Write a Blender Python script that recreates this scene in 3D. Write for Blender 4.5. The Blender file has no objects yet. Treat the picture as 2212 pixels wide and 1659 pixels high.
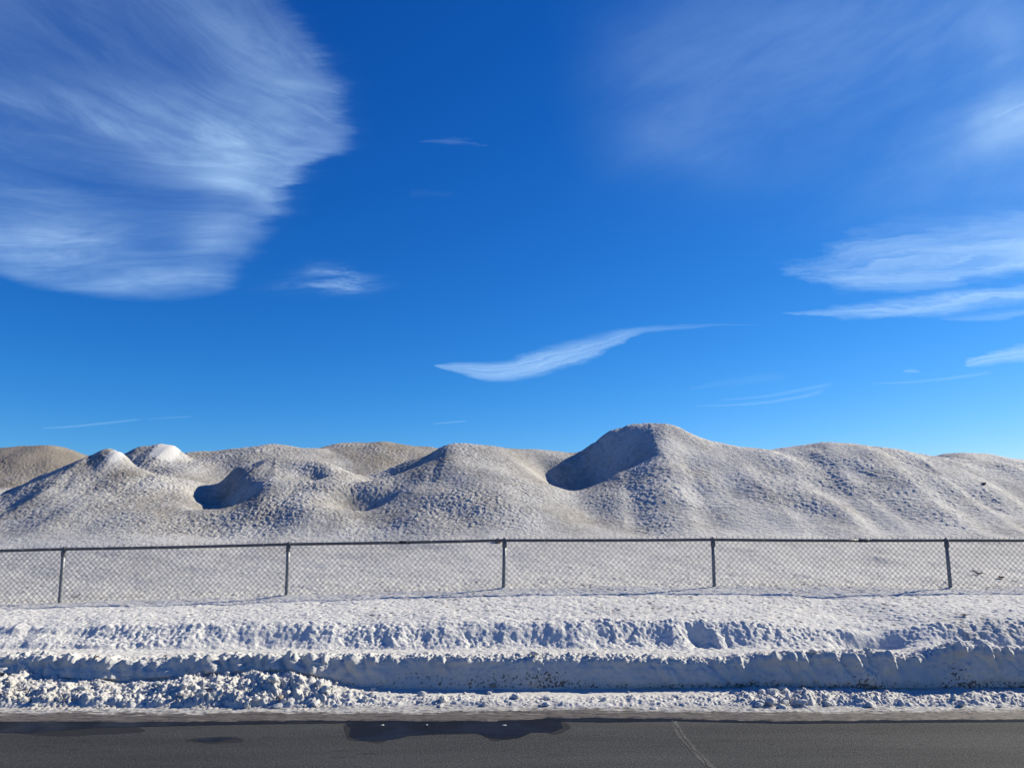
import bpy, math, random
import numpy as np
from mathutils import Vector, Matrix
rng = np.random.default_rng(7)
random.seed(7)
C = bpy.context.scene.collection
F32 = np.float32

# ------------------------------------------------------------------ camera
PITCH = math.radians(10.2)
CP, SP = math.cos(PITCH), math.sin(PITCH)
EYE, FOC, CU, CV = 1.6, 1662.0, 1106.0, 829.5
cam_d = bpy.data.cameras.new('camera')
cam = bpy.data.objects.new('camera', cam_d); C.objects.link(cam)
cam.location = (0, 0, EYE); cam.rotation_euler = (math.pi/2+PITCH, 0, 0)
cam_d.sensor_width = 36; cam_d.lens = 36*FOC/2212; cam_d.clip_start = .05; cam_d.clip_end = 20000
bpy.context.scene.camera = cam

def ray(u, v):
    x = (u-CU)/FOC; up = (CV-v)/FOC
    return x, CP-SP*up, SP+CP*up
def at(u, v, Y):                    # the point at depth Y seen in that direction
    x, y, z = ray(u, v); k = Y/y
    return x*k, Y, EYE+z*k
def on_z(u, v, z0=0.0):             # the point on a level plane
    x, y, z = ray(u, v); k = (z0-EYE)/z
    return x*k, y*k, z0
def tz(v, Y): return EYE+Y*(SP+CP*(CV-v)/FOC)/(CP-SP*(CV-v)/FOC)
def u_of(X, Y, z): return CU+FOC*X/(Y*CP+(z-EYE)*SP)

# ------------------------------------------------------------------ noise
PERM = rng.permutation(512).astype(np.int32)
ANG = rng.uniform(0, 2*np.pi, 512); GX, GY = np.cos(ANG).astype(F32), np.sin(ANG).astype(F32)
G3 = rng.normal(size=(512, 3)).astype(F32); G3 /= np.linalg.norm(G3, axis=1)[:, None]
JX, JY = rng.uniform(0, 1, 512).astype(F32), rng.uniform(0, 1, 512).astype(F32)
def _h2(ix, iy, s): return PERM[(PERM[(ix+s*17) & 511]+iy) & 511]
def perlin2(x, y, s=0):
    x = np.asarray(x, F32)+F32(1000.37); y = np.asarray(y, F32)+F32(1000.71)
    x, y = np.broadcast_arrays(x, y)
    fx, fy = np.floor(x), np.floor(y); ix, iy = fx.astype(np.int32), fy.astype(np.int32)
    x = x-fx; y = y-fy
    ux = x*x*x*(x*(x*6-15)+10); uy = y*y*y*(y*(y*6-15)+10)
    def g(dx, dy):
        h = _h2(ix+dx, iy+dy, s); return GX[h]*(x-dx)+GY[h]*(y-dy)
    a = g(0, 0); a = a+(g(1, 0)-a)*ux
    b = g(0, 1); b = b+(g(1, 1)-b)*ux
    return (a+(b-a)*uy)*F32(1.5)
def perlin3(x, y, z, s=0):
    x = np.asarray(x, F32)+F32(500.37); y = np.asarray(y, F32)+F32(500.71); z = np.asarray(z, F32)+F32(500.13)
    x, y, z = np.broadcast_arrays(x, y, z)
    fx, fy, fz = np.floor(x), np.floor(y), np.floor(z)
    ix, iy, iz = (q.astype(np.int32) for q in (fx, fy, fz))
    x = x-fx; y = y-fy; z = z-fz
    f = lambda t: t*t*t*(t*(t*6-15)+10)
    ux, uy, uz = f(x), f(y), f(z)
    def g(dx, dy, dz):
        h = PERM[(_h2(ix+dx, iy+dy, s)+iz+dz) & 511]; v = G3[h]
        return v[..., 0]*(x-dx)+v[..., 1]*(y-dy)+v[..., 2]*(z-dz)
    def pl(dz):
        a = g(0, 0, dz); a = a+(g(1, 0, dz)-a)*ux
        b = g(0, 1, dz); b = b+(g(1, 1, dz)-b)*ux
        return a+(b-a)*uy
    a = pl(0); b = pl(1)
    return (a+(b-a)*uz)*F32(1.5)
def fbm2(x, y, o=4, s=0, gain=.5):
    t = 0; a = 1.0
    for i in range(o):
        t = t+a*perlin2(x*2.03**i, y*2.03**i, s+i); a *= gain
    return t
def worley2(x, y, s=0):             # distance to the nearest scattered point and that point's random value
    x = np.asarray(x, F32)+F32(1000); y = np.asarray(y, F32)+F32(1000)
    ix, iy = np.floor(x).astype(np.int32), np.floor(y).astype(np.int32)
    best = np.full(x.shape, 9, F32); val = np.zeros(x.shape, F32)
    for dx in (-1, 0, 1):
        for dy in (-1, 0, 1):
            h = _h2(ix+dx, iy+dy, s)
            d = (ix+dx+JX[h]-x)**2+(iy+dy+JY[h]-y)**2
            m = d < best; best = np.where(m, d, best); val = np.where(m, JX[(h*7+3) & 511], val)
    return np.sqrt(best), val
def sstep(a, b, x):
    t = np.clip((x-a)/(b-a), 0, 1); return t*t*(3-2*t)
def smooth_table(tab, x):           # smooth interpolation through (x, y) pairs
    xs = np.array([p[0] for p in tab], float); ys = np.array([p[1] for p in tab], float)
    d = np.diff(ys)/np.diff(xs); m = np.concatenate([[d[0]], (d[:-1]+d[1:])/2, [d[-1]]])
    x = np.clip(x, xs[0], xs[-1]); i = np.clip(np.searchsorted(xs, x)-1, 0, len(xs)-2)
    h = xs[i+1]-xs[i]; t = (x-xs[i])/h
    return ((2*t**3-3*t**2+1)*ys[i]+(t**3-2*t**2+t)*h*m[i]+(-2*t**3+3*t**2)*ys[i+1]+(t**3-t**2)*h*m[i+1])
def hermite_cols(yn, zn, Y):        # zn: list of arrays (one per node, broadcast with Y)
    k = len(yn); d = [(zn[i+1]-zn[i])/(yn[i+1]-yn[i]) for i in range(k-1)]
    m = [d[0]]+[np.where(d[i-1]*d[i] > 0, 2*d[i-1]*d[i]/(d[i-1]+d[i]+1e-9), 0) for i in range(1, k-1)]+[d[-1]]
    out = np.zeros(np.broadcast_shapes(Y.shape, zn[0].shape))
    for i in range(k-1):
        h = yn[i+1]-yn[i]; t = np.clip((Y-yn[i])/h, 0, 1)
        seg = ((2*t**3-3*t**2+1)*zn[i]+(t**3-2*t**2+t)*h*m[i]+(-2*t**3+3*t**2)*zn[i+1]+(t**3-t**2)*h*m[i+1])
        sel = (Y >= yn[i]) if i == 0 else (Y > yn[i])
        out = np.where(sel, seg, out) if i else np.where(Y < yn[0], zn[0], seg)
    return out

# ------------------------------------------------------------------ object helpers
def mark(o, kind=None, label=None, cat=None, group=None):
    if kind: o['kind'] = kind
    if label: o['label'] = label
    if cat: o['category'] = cat
    if group: o['group'] = group
    return o
def link(name, me, m=None, parent=None):
    o = bpy.data.objects.new(name, me); C.objects.link(o)
    if m: me.materials.append(m)
    if parent: o.parent = parent
    return o
def raw_mesh(name, V, Fc, smooth=True, attrs=None):
    V = np.ascontiguousarray(V, F32).reshape(-1, 3); me = bpy.data.meshes.new(name)
    Fc = np.asarray(Fc, np.int32); n, k = Fc.shape
    me.vertices.add(len(V)); me.vertices.foreach_set('co', V.ravel())
    me.loops.add(n*k); me.loops.foreach_set('vertex_index', Fc.ravel())
    me.polygons.add(n); me.polygons.foreach_set('loop_start', np.arange(0, n*k, k, dtype=np.int32))
    me.polygons.foreach_set('use_smooth', np.full(n, smooth))
    for nm, a in (attrs or {}).items():
        at_ = me.attributes.new(nm, 'FLOAT', 'POINT'); at_.data.foreach_set('value', np.ascontiguousarray(a, F32).ravel())
    me.update(calc_edges=True); me.validate()
    return me
def grid_faces(r, c):
    i = np.arange(r*c).reshape(r, c)
    return np.stack([i[:-1, :-1], i[:-1, 1:], i[1:, 1:], i[1:, :-1]], -1).reshape(-1, 4)
class MB:                           # collects vertices and faces of one part
    def __init__(s): s.v = []; s.f = []
    def add(s, v, f):
        b = len(s.v); s.v += [tuple(p) for p in v]; s.f += [tuple(b+i for i in q) for q in f]
    def tube(s, pts, rad, n=8, cap=True):
        pts = [Vector(p) for p in pts]; rad = rad if isinstance(rad, (list, tuple)) else [rad]*len(pts)
        ring = []
        for i, p in enumerate(pts):
            d = (pts[min(i+1, len(pts)-1)]-pts[max(i-1, 0)]).normalized()
            a = d.orthogonal() if abs(d.z) < .9 else Vector((1, 0, 0)); a = (a-d*a.dot(d)).normalized()
            if i and (a.dot(pa) < 0): a = -a
            pa = a; b = d.cross(a)
            ring += [p+(a*math.cos(2*math.pi*k/n)+b*math.sin(2*math.pi*k/n))*rad[i] for k in range(n)]
        f = [(i*n+k, i*n+(k+1) % n, (i+1)*n+(k+1) % n, (i+1)*n+k) for i in range(len(pts)-1) for k in range(n)]
        if cap: f += [tuple(range(n))[::-1], tuple((len(pts)-1)*n+k for k in range(n))]
        s.add(ring, f)
    def build(s, name, m, parent=None, smooth=True, origin=None):
        me = bpy.data.meshes.new(name); o0 = Vector(origin) if origin else Vector()
        me.from_pydata([Vector(p)-o0 for p in s.v], [], s.f); me.update()
        if smooth:
            me.polygons.foreach_set('use_smooth', [len(p.vertices) < 6 for p in me.polygons])
        o = link(name, me, m, parent)
        if origin: o.location = origin
        return o
ICO = {}
def ico(level):
    if level not in ICO:
        import bmesh
        bm = bmesh.new(); bmesh.ops.create_icosphere(bm, subdivisions=level, radius=1)
        ICO[level] = (np.array([v.co[:] for v in bm.verts], F32), np.array([[v.index for v in f.verts] for f in bm.faces], np.int32)); bm.free()
    return ICO[level]
def lump(level, size, seed, rough=.28, flat=(1, 1, .8)):
    V, Fc = ico(level); s = float(seed)
    n = perlin3(V[:, 0]*1.3+s*3.1, V[:, 1]*1.3+s*1.7, V[:, 2]*1.3, 5)+.5*perlin3(V[:, 0]*2.9+s, V[:, 1]*2.9, V[:, 2]*2.9+s, 6)
    W = V*(1+rough*1.6*n)[:, None]
    r = np.random.default_rng(int(seed*13)+1)
    for _ in range(5):               # a few broken flats
        d = r.normal(size=3); d /= np.linalg.norm(d); t = r.uniform(.62, .85)
        p = W@d; W = W-np.maximum(p-t, 0)[:, None]*d*.85
    return (W*np.array(flat)*size).astype(F32), Fc

# ------------------------------------------------------------------ materials
def new_mat(name):
    m = bpy.data.materials.new(name); m.use_nodes = True; nt = m.node_tree
    return m, nt, nt.nodes['Principled BSDF']
class NT:
    def __init__(s, nt): s.nt = nt
    def n(s, t, **k):
        o = s.nt.nodes.new(t)
        for a, b in k.items(): setattr(o, a, b)
        return o
    def put(s, sock, v):
        if isinstance(v, (int, float)): sock.default_value = v
        elif isinstance(v, (tuple, list)): sock.default_value = tuple(v)+((1,) if len(v) == 3 and sock.type == 'RGBA' else ())
        elif v is not None: s.nt.links.new(v, sock)
    def m(s, op, a, b=None, c=None, clamp=False):
        o = s.n('ShaderNodeMath', operation=op, use_clamp=clamp)
        for i, x in enumerate((a, b, c)): s.put(o.inputs[i], x) if x is not None else None
        return o.outputs[0]
    def mix(s, f, a, b):
        o = s.n('ShaderNodeMix', data_type='RGBA'); s.put(o.inputs['Factor'], f); s.put(o.inputs[6], a); s.put(o.inputs[7], b)
        return o.outputs[2]
    def ss(s, x, a, b, lo=0., hi=1.):
        o = s.n('ShaderNodeMapRange', interpolation_type='SMOOTHSTEP'); s.put(o.inputs[0], x)
        for i, q in ((1, a), (2, b), (3, lo), (4, hi)): s.put(o.inputs[i], q)
        return o.outputs[0]
    def noise(s, vec, scale=1., detail=4., rough=.55, dist=0.):
        o = s.n('ShaderNodeTexNoise'); s.put(o.inputs['Vector'], vec); s.put(o.inputs['Scale'], scale)
        s.put(o.inputs['Detail'], detail); s.put(o.inputs['Roughness'], rough); s.put(o.inputs['Distortion'], dist)
        return o.outputs['Fac']
    def vmul(s, v, k):
        o = s.n('ShaderNodeVectorMath', operation='MULTIPLY'); s.put(o.inputs[0], v); o.inputs[1].default_value = k
        return o.outputs[0]
    def attr(s, name): return s.n('ShaderNodeAttribute', attribute_name=name).outputs['Fac']
    def xyz(s, x, y, z=0.):
        o = s.n('ShaderNodeCombineXYZ')
        for i, q in enumerate((x, y, z)): s.put(o.inputs[i], q)
        return o.outputs[0]
    def bump(s, h, strength, dist, bsdf):
        o = s.n('ShaderNodeBump'); s.put(o.inputs['Height'], h); o.inputs['Strength'].default_value = strength
        o.inputs['Distance'].default_value = dist; s.nt.links.new(o.outputs[0], bsdf.inputs['Normal'])

SNOW = (.50, .492, .47)
def ground_material(name, scale=1.0):
    # snow dusted soil: 'cover' is how much snow lies there, 'tone' 0 grey to 1 brown soil
    m, nt, b = new_mat(name); q = NT(nt)
    co = q.n('ShaderNodeTexCoord').outputs['Object']
    cov = q.attr('cover')
    n1 = q.noise(co, 34*scale, 3, .6); n2 = q.noise(co, 9*scale, 3, .6); n3 = q.noise(co, 1.1, 3, .5)
    t = q.m('ADD', cov, q.m('MULTIPLY_ADD', n1, .7, -.35))
    t = q.m('ADD', t, q.m('MULTIPLY_ADD', n2, .8, -.4))
    f = q.ss(t, .12, .82)
    soil = q.mix(q.attr('tone'), (.205, .20, .192), (.235, .208, .175))
    soil = q.mix(q.ss(n1, .45, .8, 0., .55), soil, (.08, .07, .06))
    snow = q.mix(q.ss(n3, .35, .7), (.485, .478, .463), (.43, .421, .405))
    snow = q.mix(q.attr('white'), snow, (.60, .59, .565))
    col = q.mix(f, soil, snow)
    q.put(b.inputs['Base Color'], col); b.inputs['Roughness'].default_value = .85; b.inputs['Specular IOR Level'].default_value = .15
    q.bump(q.noise(co, 38*scale, 4, .7), .8, .02, b)
    return m
M_GROUND = ground_material('snow_dusted_soil')

def snow_material(name, dirt_shade=True):
    m, nt, b = new_mat(name); q = NT(nt)
    co = q.n('ShaderNodeTexCoord').outputs['Object']
    n1 = q.noise(co, 30, 3, .6); n2 = q.noise(co, 3.0, 3, .6)
    col = q.mix(q.ss(n2, .4, .75), SNOW, (.45, .442, .42))
    if dirt_shade:
        d = q.attr('dirt_shade')
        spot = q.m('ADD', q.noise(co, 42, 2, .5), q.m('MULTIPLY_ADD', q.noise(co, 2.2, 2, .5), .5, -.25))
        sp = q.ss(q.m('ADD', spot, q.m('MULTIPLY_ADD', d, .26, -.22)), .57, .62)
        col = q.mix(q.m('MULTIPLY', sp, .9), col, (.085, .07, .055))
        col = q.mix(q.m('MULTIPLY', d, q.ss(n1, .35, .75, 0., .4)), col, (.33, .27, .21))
    q.put(b.inputs['Base Color'], col); b.inputs['Roughness'].default_value = .8; b.inputs['Specular IOR Level'].default_value = .2
    q.bump(q.noise(co, 70, 3, .6), .45, .008, b)
    return m
M_SNOW = snow_material('ploughed_snow')
M_CHUNK = snow_material('snow_clod', False)

def shoulder_material():
    m, nt, b = new_mat('gritty_ice'); q = NT(nt)
    co = q.n('ShaderNodeTexCoord').outputs['Object']
    st = q.noise(q.vmul(co, (4, 30, 10)), 1, 6, .68); st2 = q.noise(q.vmul(co, (18, 60, 30)), 1, 5, .65)
    big = q.noise(q.vmul(co, (.8, 3, 1)), 1, 3, .5)
    t = q.m('ADD', q.attr('snowy'), q.m('MULTIPLY_ADD', st, 1.5, -.75)); t = q.m('ADD', t, q.m('MULTIPLY_ADD', st2, 1.1, -.55))
    f = q.ss(t, .25, .75)
    soil = q.mix(big, (.075, .065, .055), (.15, .132, .115)); soil = q.mix(q.ss(st2, .46, .7, 0., .85), soil, (.04, .036, .033))
    soil = q.mix(q.ss(st, .56, .74, 0., .55), soil, (.32, .305, .28))
    col = q.mix(f, soil, q.mix(q.ss(st2, .35, .65), (.28, .265, .24), (.45, .44, .42)))
    q.put(b.inputs['Base Color'], col); q.put(b.inputs['Roughness'], q.ss(st, .3, .7, .45, .85)); b.inputs['Specular IOR Level'].default_value = .3
    q.bump(q.m('ADD', st2, st), .5, .006, b)
    return m
M_SHOULDER = shoulder_material()

def asphalt_material(name, a, bcol, specks=True):
    m, nt, b = new_mat(name); q = NT(nt)
    co = q.n('ShaderNodeTexCoord').outputs['Object']
    g = q.noise(co, 58, 5, .8); g2 = q.noise(q.vmul(co, (5, 16, 10)), 1, 5, .65); big = q.noise(q.vmul(co, (.25, 1.9, 1)), 1, 5, .6)
    col = q.mix(q.ss(big, .3, .7), tuple(c*.82 for c in a), tuple(c*1.12 for c in bcol))
    col = q.mix(q.ss(g, .54, .70, 0., .8), col, (.17, .166, .162)); col = q.mix(q.ss(g, .47, .34, 0., .9), col, (.022, .022, .023))
    col = q.mix(q.ss(g2, .52, .72, 0., .45), col, (.032, .033, .036))
    if specks:
        s1 = q.noise(q.vmul(co, (5.5, 26, 1)), 1, 2, .5); s2 = q.noise(q.vmul(co, (1.1, 3.2, 1)), 1, 2, .5)
        sp = q.ss(q.m('ADD', s1, q.m('MULTIPLY_ADD', s2, .5, -.25)), .70, .73)
        col = q.mix(q.m('MULTIPLY', sp, .85), col, (.012, .012, .013))
        w = q.noise(q.vmul(co, (30, 60, 1)), 1, 2, .5); col = q.mix(q.ss(w, .79, .83, 0., .8), col, (.5, .49, .47))
    q.put(b.inputs['Base Color'], col); b.inputs['Roughness'].default_value = .88; b.inputs['Specular IOR Level'].default_value = .25
    q.bump(g, 1., .012, b)
    return m
M_ASPHALT = asphalt_material('asphalt', (.029, .0315, .0335), (.042, .0435, .0455))
M_PATCH = asphalt_material('worn_crack_filler', (.068, .068, .068), (.086, .085, .084), False)
def wet_material():
    m, nt, b = new_mat('wet_asphalt'); q = NT(nt)
    co = q.n('ShaderNodeTexCoord').outputs['Object']; g = q.noise(co, 110, 3, .7)
    q.put(b.inputs['Base Color'], q.mix(g, (.004, .005, .007), (.013, .014, .016)))
    q.put(b.inputs['Roughness'], q.ss(q.noise(co, 3, 3, .5), .35, .65, .3, .5)); b.inputs['Specular IOR Level'].default_value = .07
    q.bump(g, .35, .004, b)
    return m
M_WET = wet_material()
def plain(name, col, rough=.6, metal=0., var=.25, sc=25, spec=.4):
    m, nt, b = new_mat(name); q = NT(nt)
    co = q.n('ShaderNodeTexCoord').outputs['Object']; n = q.noise(co, sc, 4, .6)
    q.put(b.inputs['Base Color'], q.mix(n, tuple(c*(1-var) for c in col), tuple(c*(1+var) for c in col)))
    q.put(b.inputs['Roughness'], q.m('MULTIPLY_ADD', n, .3, rough-.15)); b.inputs['Metallic'].default_value = metal
    b.inputs['Specular IOR Level'].default_value = spec
    q.bump(n, .15, .002, b)
    return m
M_POST = plain('galvanized_steel', (.23, .24, .25), .5, .35)
M_RAIL = plain('weathered_rail', (.13, .134, .142), .55, .3)
M_WIRE = plain('fence_wire', (.045, .048, .055), .65, .1)
M_TIE = plain('bright_tie_wire', (.5, .5, .5), .4, .5)
M_SLEEVE = plain('dark_sleeve', (.05, .052, .06), .55, .3)
M_ROCK = plain('dark_stone', (.075, .065, .06), .85, 0, .45, 18)
M_REDROCK = plain('reddish_stone', (.27, .13, .09), .85, 0, .5, 30)
M_LEAF = plain('dry_leaf', (.17, .115, .06), .8, 0, .35, 40)
M_ICE = plain('grey_ice', (.5, .5, .5), .5, 0, .15, 30)
M_DIRTY = plain('dirty_clod', (.26, .215, .17), .85, 0, .3, 40)

# ------------------------------------------------------------------ terrain
BASE_V = [(-600, 1312), (129, 1300), (619, 1285), (1088, 1269), (1543, 1265), (2053, 1268), (2212, 1266), (2900, 1270)]
FENCE_Y = 10.6
def z_fence(X): return tz(smooth_table(BASE_V, u_of(X, FENCE_Y, .7)), FENCE_Y)
TOP_V = [(-500, 1424), (0, 1419), (150, 1422), (300, 1427), (420, 1424), (560, 1420), (700, 1419), (900, 1421), (1050, 1420), (1240, 1420),
         (1400, 1424), (1560, 1428), (1640, 1420), (1760, 1415), (1900, 1412), (1985, 1420), (2015, 1408), (2060, 1396), (2120, 1402), (2212, 1405), (2700, 1415)]
RIDGE_V = [(-500, 1352), (0, 1352), (300, 1350), (700, 1345), (1100, 1344), (1480, 1342), (1700, 1350), (1800, 1360), (1900, 1366), (2000, 1352), (2100, 1342), (2212, 1338), (2700, 1340)]
def z_wall(X): return tz(smooth_table(TOP_V, u_of(X, 7.72, .3)), 7.72)
Z_TERR = tz(1402, 8.42)
RIDGE_Y = 8.80
def z_ridge(X): return tz(smooth_table(RIDGE_V, u_of(X, RIDGE_Y, .5)), RIDGE_Y)

def ridge_h(X, Y, pts, s, r, sl=1., sr=1., sf=1., ang=0.):
    P = [at(*p) for p in pts]; out = np.full(X.shape, -9, F32)
    segs = list(zip(P[:-1], P[1:])) if len(P) > 1 else [(P[0], P[0])]
    for a, b in segs:
        ax, ay, az = a; bx, by, bz = b; L = (bx-ax)**2+(by-ay)**2+1e-9
        t = np.clip(((X-ax)*(bx-ax)+(Y-ay)*(by-ay))/L, 0, 1).astype(F32)
        dx = X-(ax+t*(bx-ax)); dy = Y-(ay+t*(by-ay)); d = np.sqrt(dx*dx+dy*dy)+1e-6
        k = s*(1+(sl-1)*np.clip(-dx/d, 0, 1)+(sr-1)*np.clip(dx/d, 0, 1)+(sf-1)*np.clip(-dy/d, 0, 1)**2)
        out = np.maximum(out, (az+t*(bz-az))-k*(np.sqrt(d*d+r*r)-r))
    return out.astype(F32)

MOUNDS = [   # crest points (direction, depth), slope, rounding, left / right / front steepness
    dict(p=[(-420, 1010, 27), (-120, 985, 27), (60, 962, 27), (110, 962, 27), (190, 985, 27.5), (330, 1012, 28)], s=.55, r=.7),
    dict(p=[(-420, 1120, 17.6), (-150, 1085, 17.6), (20, 1043, 17.8), (110, 1016, 18), (190, 1003, 18.2), (265, 1014, 18.2), (330, 1034, 18)], s=.58, r=.6, sl=1.5),
    dict(p=[(110, 1085, 16.6), (200, 1078, 16.5), (260, 1085, 16.4)], s=.58, r=.8, sl=1.5),
    dict(p=[(203, 974, 18.3), (238, 969, 18.4), (255, 977, 18.3)], s=1.3, r=.26, sl=.9, sr=1.7),
    dict(p=[(275, 985, 21), (318, 966, 21), (345, 961, 21), (366, 964, 21), (376, 974, 21)], s=.9, r=.35, sr=1.9),
    dict(p=[(360, 992, 22), (450, 975, 22.5), (590, 963, 22.5), (660, 968, 22.5), (720, 985, 22.5)], s=.5, r=.7),
    dict(p=[(560, 1003, 18.6), (600, 990, 18.7), (680, 996, 18.5), (730, 1018, 18.2), (795, 1048, 17.8)], s=.6, r=.8, sl=1.8, sr=1.1),
    dict(p=[(515, 1008, 18.4), (532, 1028, 17.9), (545, 1055, 17.2)], s=.72, r=.22, sl=1.9),
    dict(p=[(575, 1030, 17.6), (620, 1035, 17.4), (690, 1050, 16.9)], s=.58, r=.9, sl=1.4),
    dict(p=[(570, 1086, 16.5), (620, 1092, 16.2), (700, 1108, 15.8)], s=.56, r=.5, sl=1.7),
    dict(p=[(705, 1036, 17.3), (735, 1052, 17.0)], s=.66, r=.35, sl=1.4),
    dict(p=[(405, 1000, 20.5), (395, 1040, 18.6), (385, 1090, 16.6), (375, 1150, 14.8)], s=.34, r=.7),
    dict(p=[(690, 982, 24), (760, 958, 24), (820, 955, 24), (900, 964, 24), (960, 985, 24)], s=.55, r=1.1),
    dict(p=[(800, 1046, 18.0), (860, 1010, 18.4), (935, 973, 18.8), (970, 961, 19), (1060, 965, 19.4), (1140, 972, 20), (1250, 977, 20.6)], s=.62, r=.85, sl=1.6),
    dict(p=[(960, 985, 18.5), (1030, 1012, 17.8), (1075, 1045, 17.1), (1095, 1095, 16.2), (1110, 1150, 15.2)], s=.52, r=1.0, sl=1.0, sr=1.0),
    dict(p=[(848, 1080, 16.4), (900, 1080, 16.3), (940, 1092, 16.1)], s=.6, r=.35, sl=1.6),
    dict(p=[(1215, 1000, 19.6), (1300, 944, 20.0), (1338, 921, 20.1), (1368, 914, 20.1), (1425, 922, 20.0)], s=.98, r=.45, sl=1.2, sr=.65, sf=1.45),
    dict(p=[(1400, 920, 20.1), (1440, 928, 20.1), (1540, 957, 20.1), (1640, 979, 20)], s=.6, r=.3),
    dict(p=[(1300, 1046, 17.9), (1390, 1020, 18.5), (1470, 985, 19.2), (1560, 983, 19.4), (1640, 984, 19.7)], s=.52, r=.4, sl=1.1),
    dict(p=[(1640, 979, 19.8), (1700, 968, 19.9), (1780, 959, 20), (1840, 961, 20), (1930, 973, 20), (2020, 986, 20), (2212, 1004, 20), (2600, 1030, 20)], s=.55, r=.5),
    dict(p=[(2000, 990, 22), (2050, 981, 22), (2120, 981, 22), (2212, 995, 22), (2400, 1020, 22)], s=.5, r=.6),
]
SCOOPS = [   # direction, depth; how deep, reach towards the sun, away from it, across
    (476, 1062, 17.6, .60, .34, .5, .62), (486, 1108, 16.6, .55, .42, .5, .5), (665, 1042, 17.4, .24, .35, .5, .4), (845, 1038, 18.0, .42, 1.1, .7, .6),
    (800, 1106, 16.2, .34, .55, .9, .35), (1285, 1012, 18.9, .75, 1.0, 1.3, .85), (1180, 1020, 19.0, .25, .5, .6, .5), (30, 1062, 17.5, .35, .6, .7, .5), (10, 1125, 16.4, .25, .5, .6, .5), (188, 1000, 18.3, .15, .3, .3, .3)]
def terrain(X, Y):
    X = X.astype(F32); Y = Y.astype(F32)
    zt = np.full(X.shape, Z_TERR, F32); zr = z_ridge(X); zf = z_fence(X)
    zw = z_wall(X)
    far = 1.27+.03*np.sin(X*.5)-.10*sstep(-3, -8, X)
    Yw = Y+sstep(8.3, 8.45, Y)*sstep(9.3, 9.0, Y)*(.05*perlin2(X*1.3, Y*0+2, 33)+.04*perlin2(X*4, Y*2, 34)+.02*perlin2(X*11, Y*5, 35))
    soft = sstep(-2.6, -4.6, X)                 # the step fades out on the left
    base = hermite_cols([7.6, 8.40, 8.50, 8.70, 8.80, 8.98, FENCE_Y, 14.4, 19, 30, 40],
                        [zw-.06, zt, zt+.03+.02*soft, zr-.055-.03*soft, zr-.012-.012*soft, zr+.018, zf, far, far+.25, far+.1, -.4+0*X], Yw)
    # spurs and hollows on the near slope
    near = (Y > 8.2) & (Y < 9.2)
    for p, s, r, sl in (([(1850, 1362, 8.88), (1905, 1370, 8.76), (1960, 1388, 8.58), (2012, 1408, 8.38)], 1.0, .05, 1.9),
                        ([(2010, 1350, 8.9), (2080, 1362, 8.72), (2130, 1385, 8.5)], .8, .08, 1.5),
                        ([(2120, 1336, 8.95), (2190, 1346, 8.8), (2250, 1375, 8.5)], .8, .08, 1.4),
                        ([(1528, 1338, 8.9), (1545, 1362, 8.66)], 1.0, .04, 2.2)):
        h = ridge_h(X, Y, p, s, r, sl); base = np.where(near, np.maximum(base, np.minimum(h, base+.14)), base)
    base = base-.17*np.exp(-((X-at(1885, 1396, 8.5)[0])/.34)**2-((Y-8.55)/.16)**2)
    base = base-.10*np.exp(-((X-at(1503, 1362, 8.65)[0])/.15)**2-((Y-8.66)/.10)**2)
    H = base.astype(F32); K = F32(9); SC = np.zeros(X.shape, F32)
    for u, v, yy, rx, ry, a in ((1905, 1214, 12.4, .30, .35, .055), (1080, 1170, 14.2, .25, .3, .10), (2120, 1240, 11.5, .2, .15, .03)):
        xx = X-at(u, v, yy)[0]; H = H+a*np.where(xx < 0, np.exp(-(xx/(rx*.45))**2), np.exp(-(xx/(rx*1.6))**2))*np.exp(-((Y-yy)/ry)**2)
    hill = np.zeros(X.shape, F32)
    m = Y > 11.6
    if m.any():
        Xm, Ym = X[m], Y[m]; acc = np.exp(K*(base[m]-2)); tops = base[m]
        brown = np.zeros(Xm.shape, F32)
        wx = Xm+.12*perlin2(Xm*.9, Ym*.9, 21); wy = Ym+.12*perlin2(Xm*.9+9, Ym*.9, 22)
        for i, d in enumerate(MOUNDS):
            h = ridge_h(wx, wy, d['p'], d['s'], d['r'], d.get('sl', 1), d.get('sr', 1), d.get('sf', 1))
            acc = acc+np.exp(K*(h-2))
            if i in (0,): brown = np.where(h > tops, .85, brown)
            elif i in (12,): brown = np.where(h > tops, .42, brown)
            else: brown = np.where(h > tops, 0, brown)
            tops = np.maximum(tops, h)
        hm = (np.log(acc)/K+2)
        # scooped hollows on the lee side of the mounds
        for u, v, yy, dep, su, sdn, sb in SCOOPS:
            cx = at(u, v, yy)[0]; a_ = .90*(wx-cx)+.43*(wy-yy); b_ = -.43*(wx-cx)+.90*(wy-yy)
            g = np.where(a_ > 0, np.exp(-(a_/su)**2), np.exp(-(a_/sdn)**2))*np.exp(-(b_/sb)**2)
            hm = hm-dep*g; SC[m] = np.maximum(SC[m], g)
        # flutes running down the right hand slope
        slope = sstep(14.3, 15.6, Ym)*sstep(20.2, 18.6, Ym)
        for x0, k, w, a in ((6.35, -.10, .6, .13), (5.3, -.05, .5, .06), (8.75, -.02, .7, .11), (9.9, 0, .30, .05), (10.9, 0, .6, .07), (12.4, 0, .5, .09), (7.5, -.05, .3, .03), (3.9, .1, .45, .07), (2.6, .1, .3, .04)):
            xx = Xm-(x0+k*(Ym-19))+.15*perlin2(Xm*.4, Ym*.8, 31)
            hm = hm+slope*a*np.where(xx > 0, np.exp(-(xx/(w*.6))**2), np.exp(-(xx/(w*1.7))**2))
        hill[m] = 1
        H[m] = H[m]+(hm-H[m])*sstep(11.7, 13.6, Ym)
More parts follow.
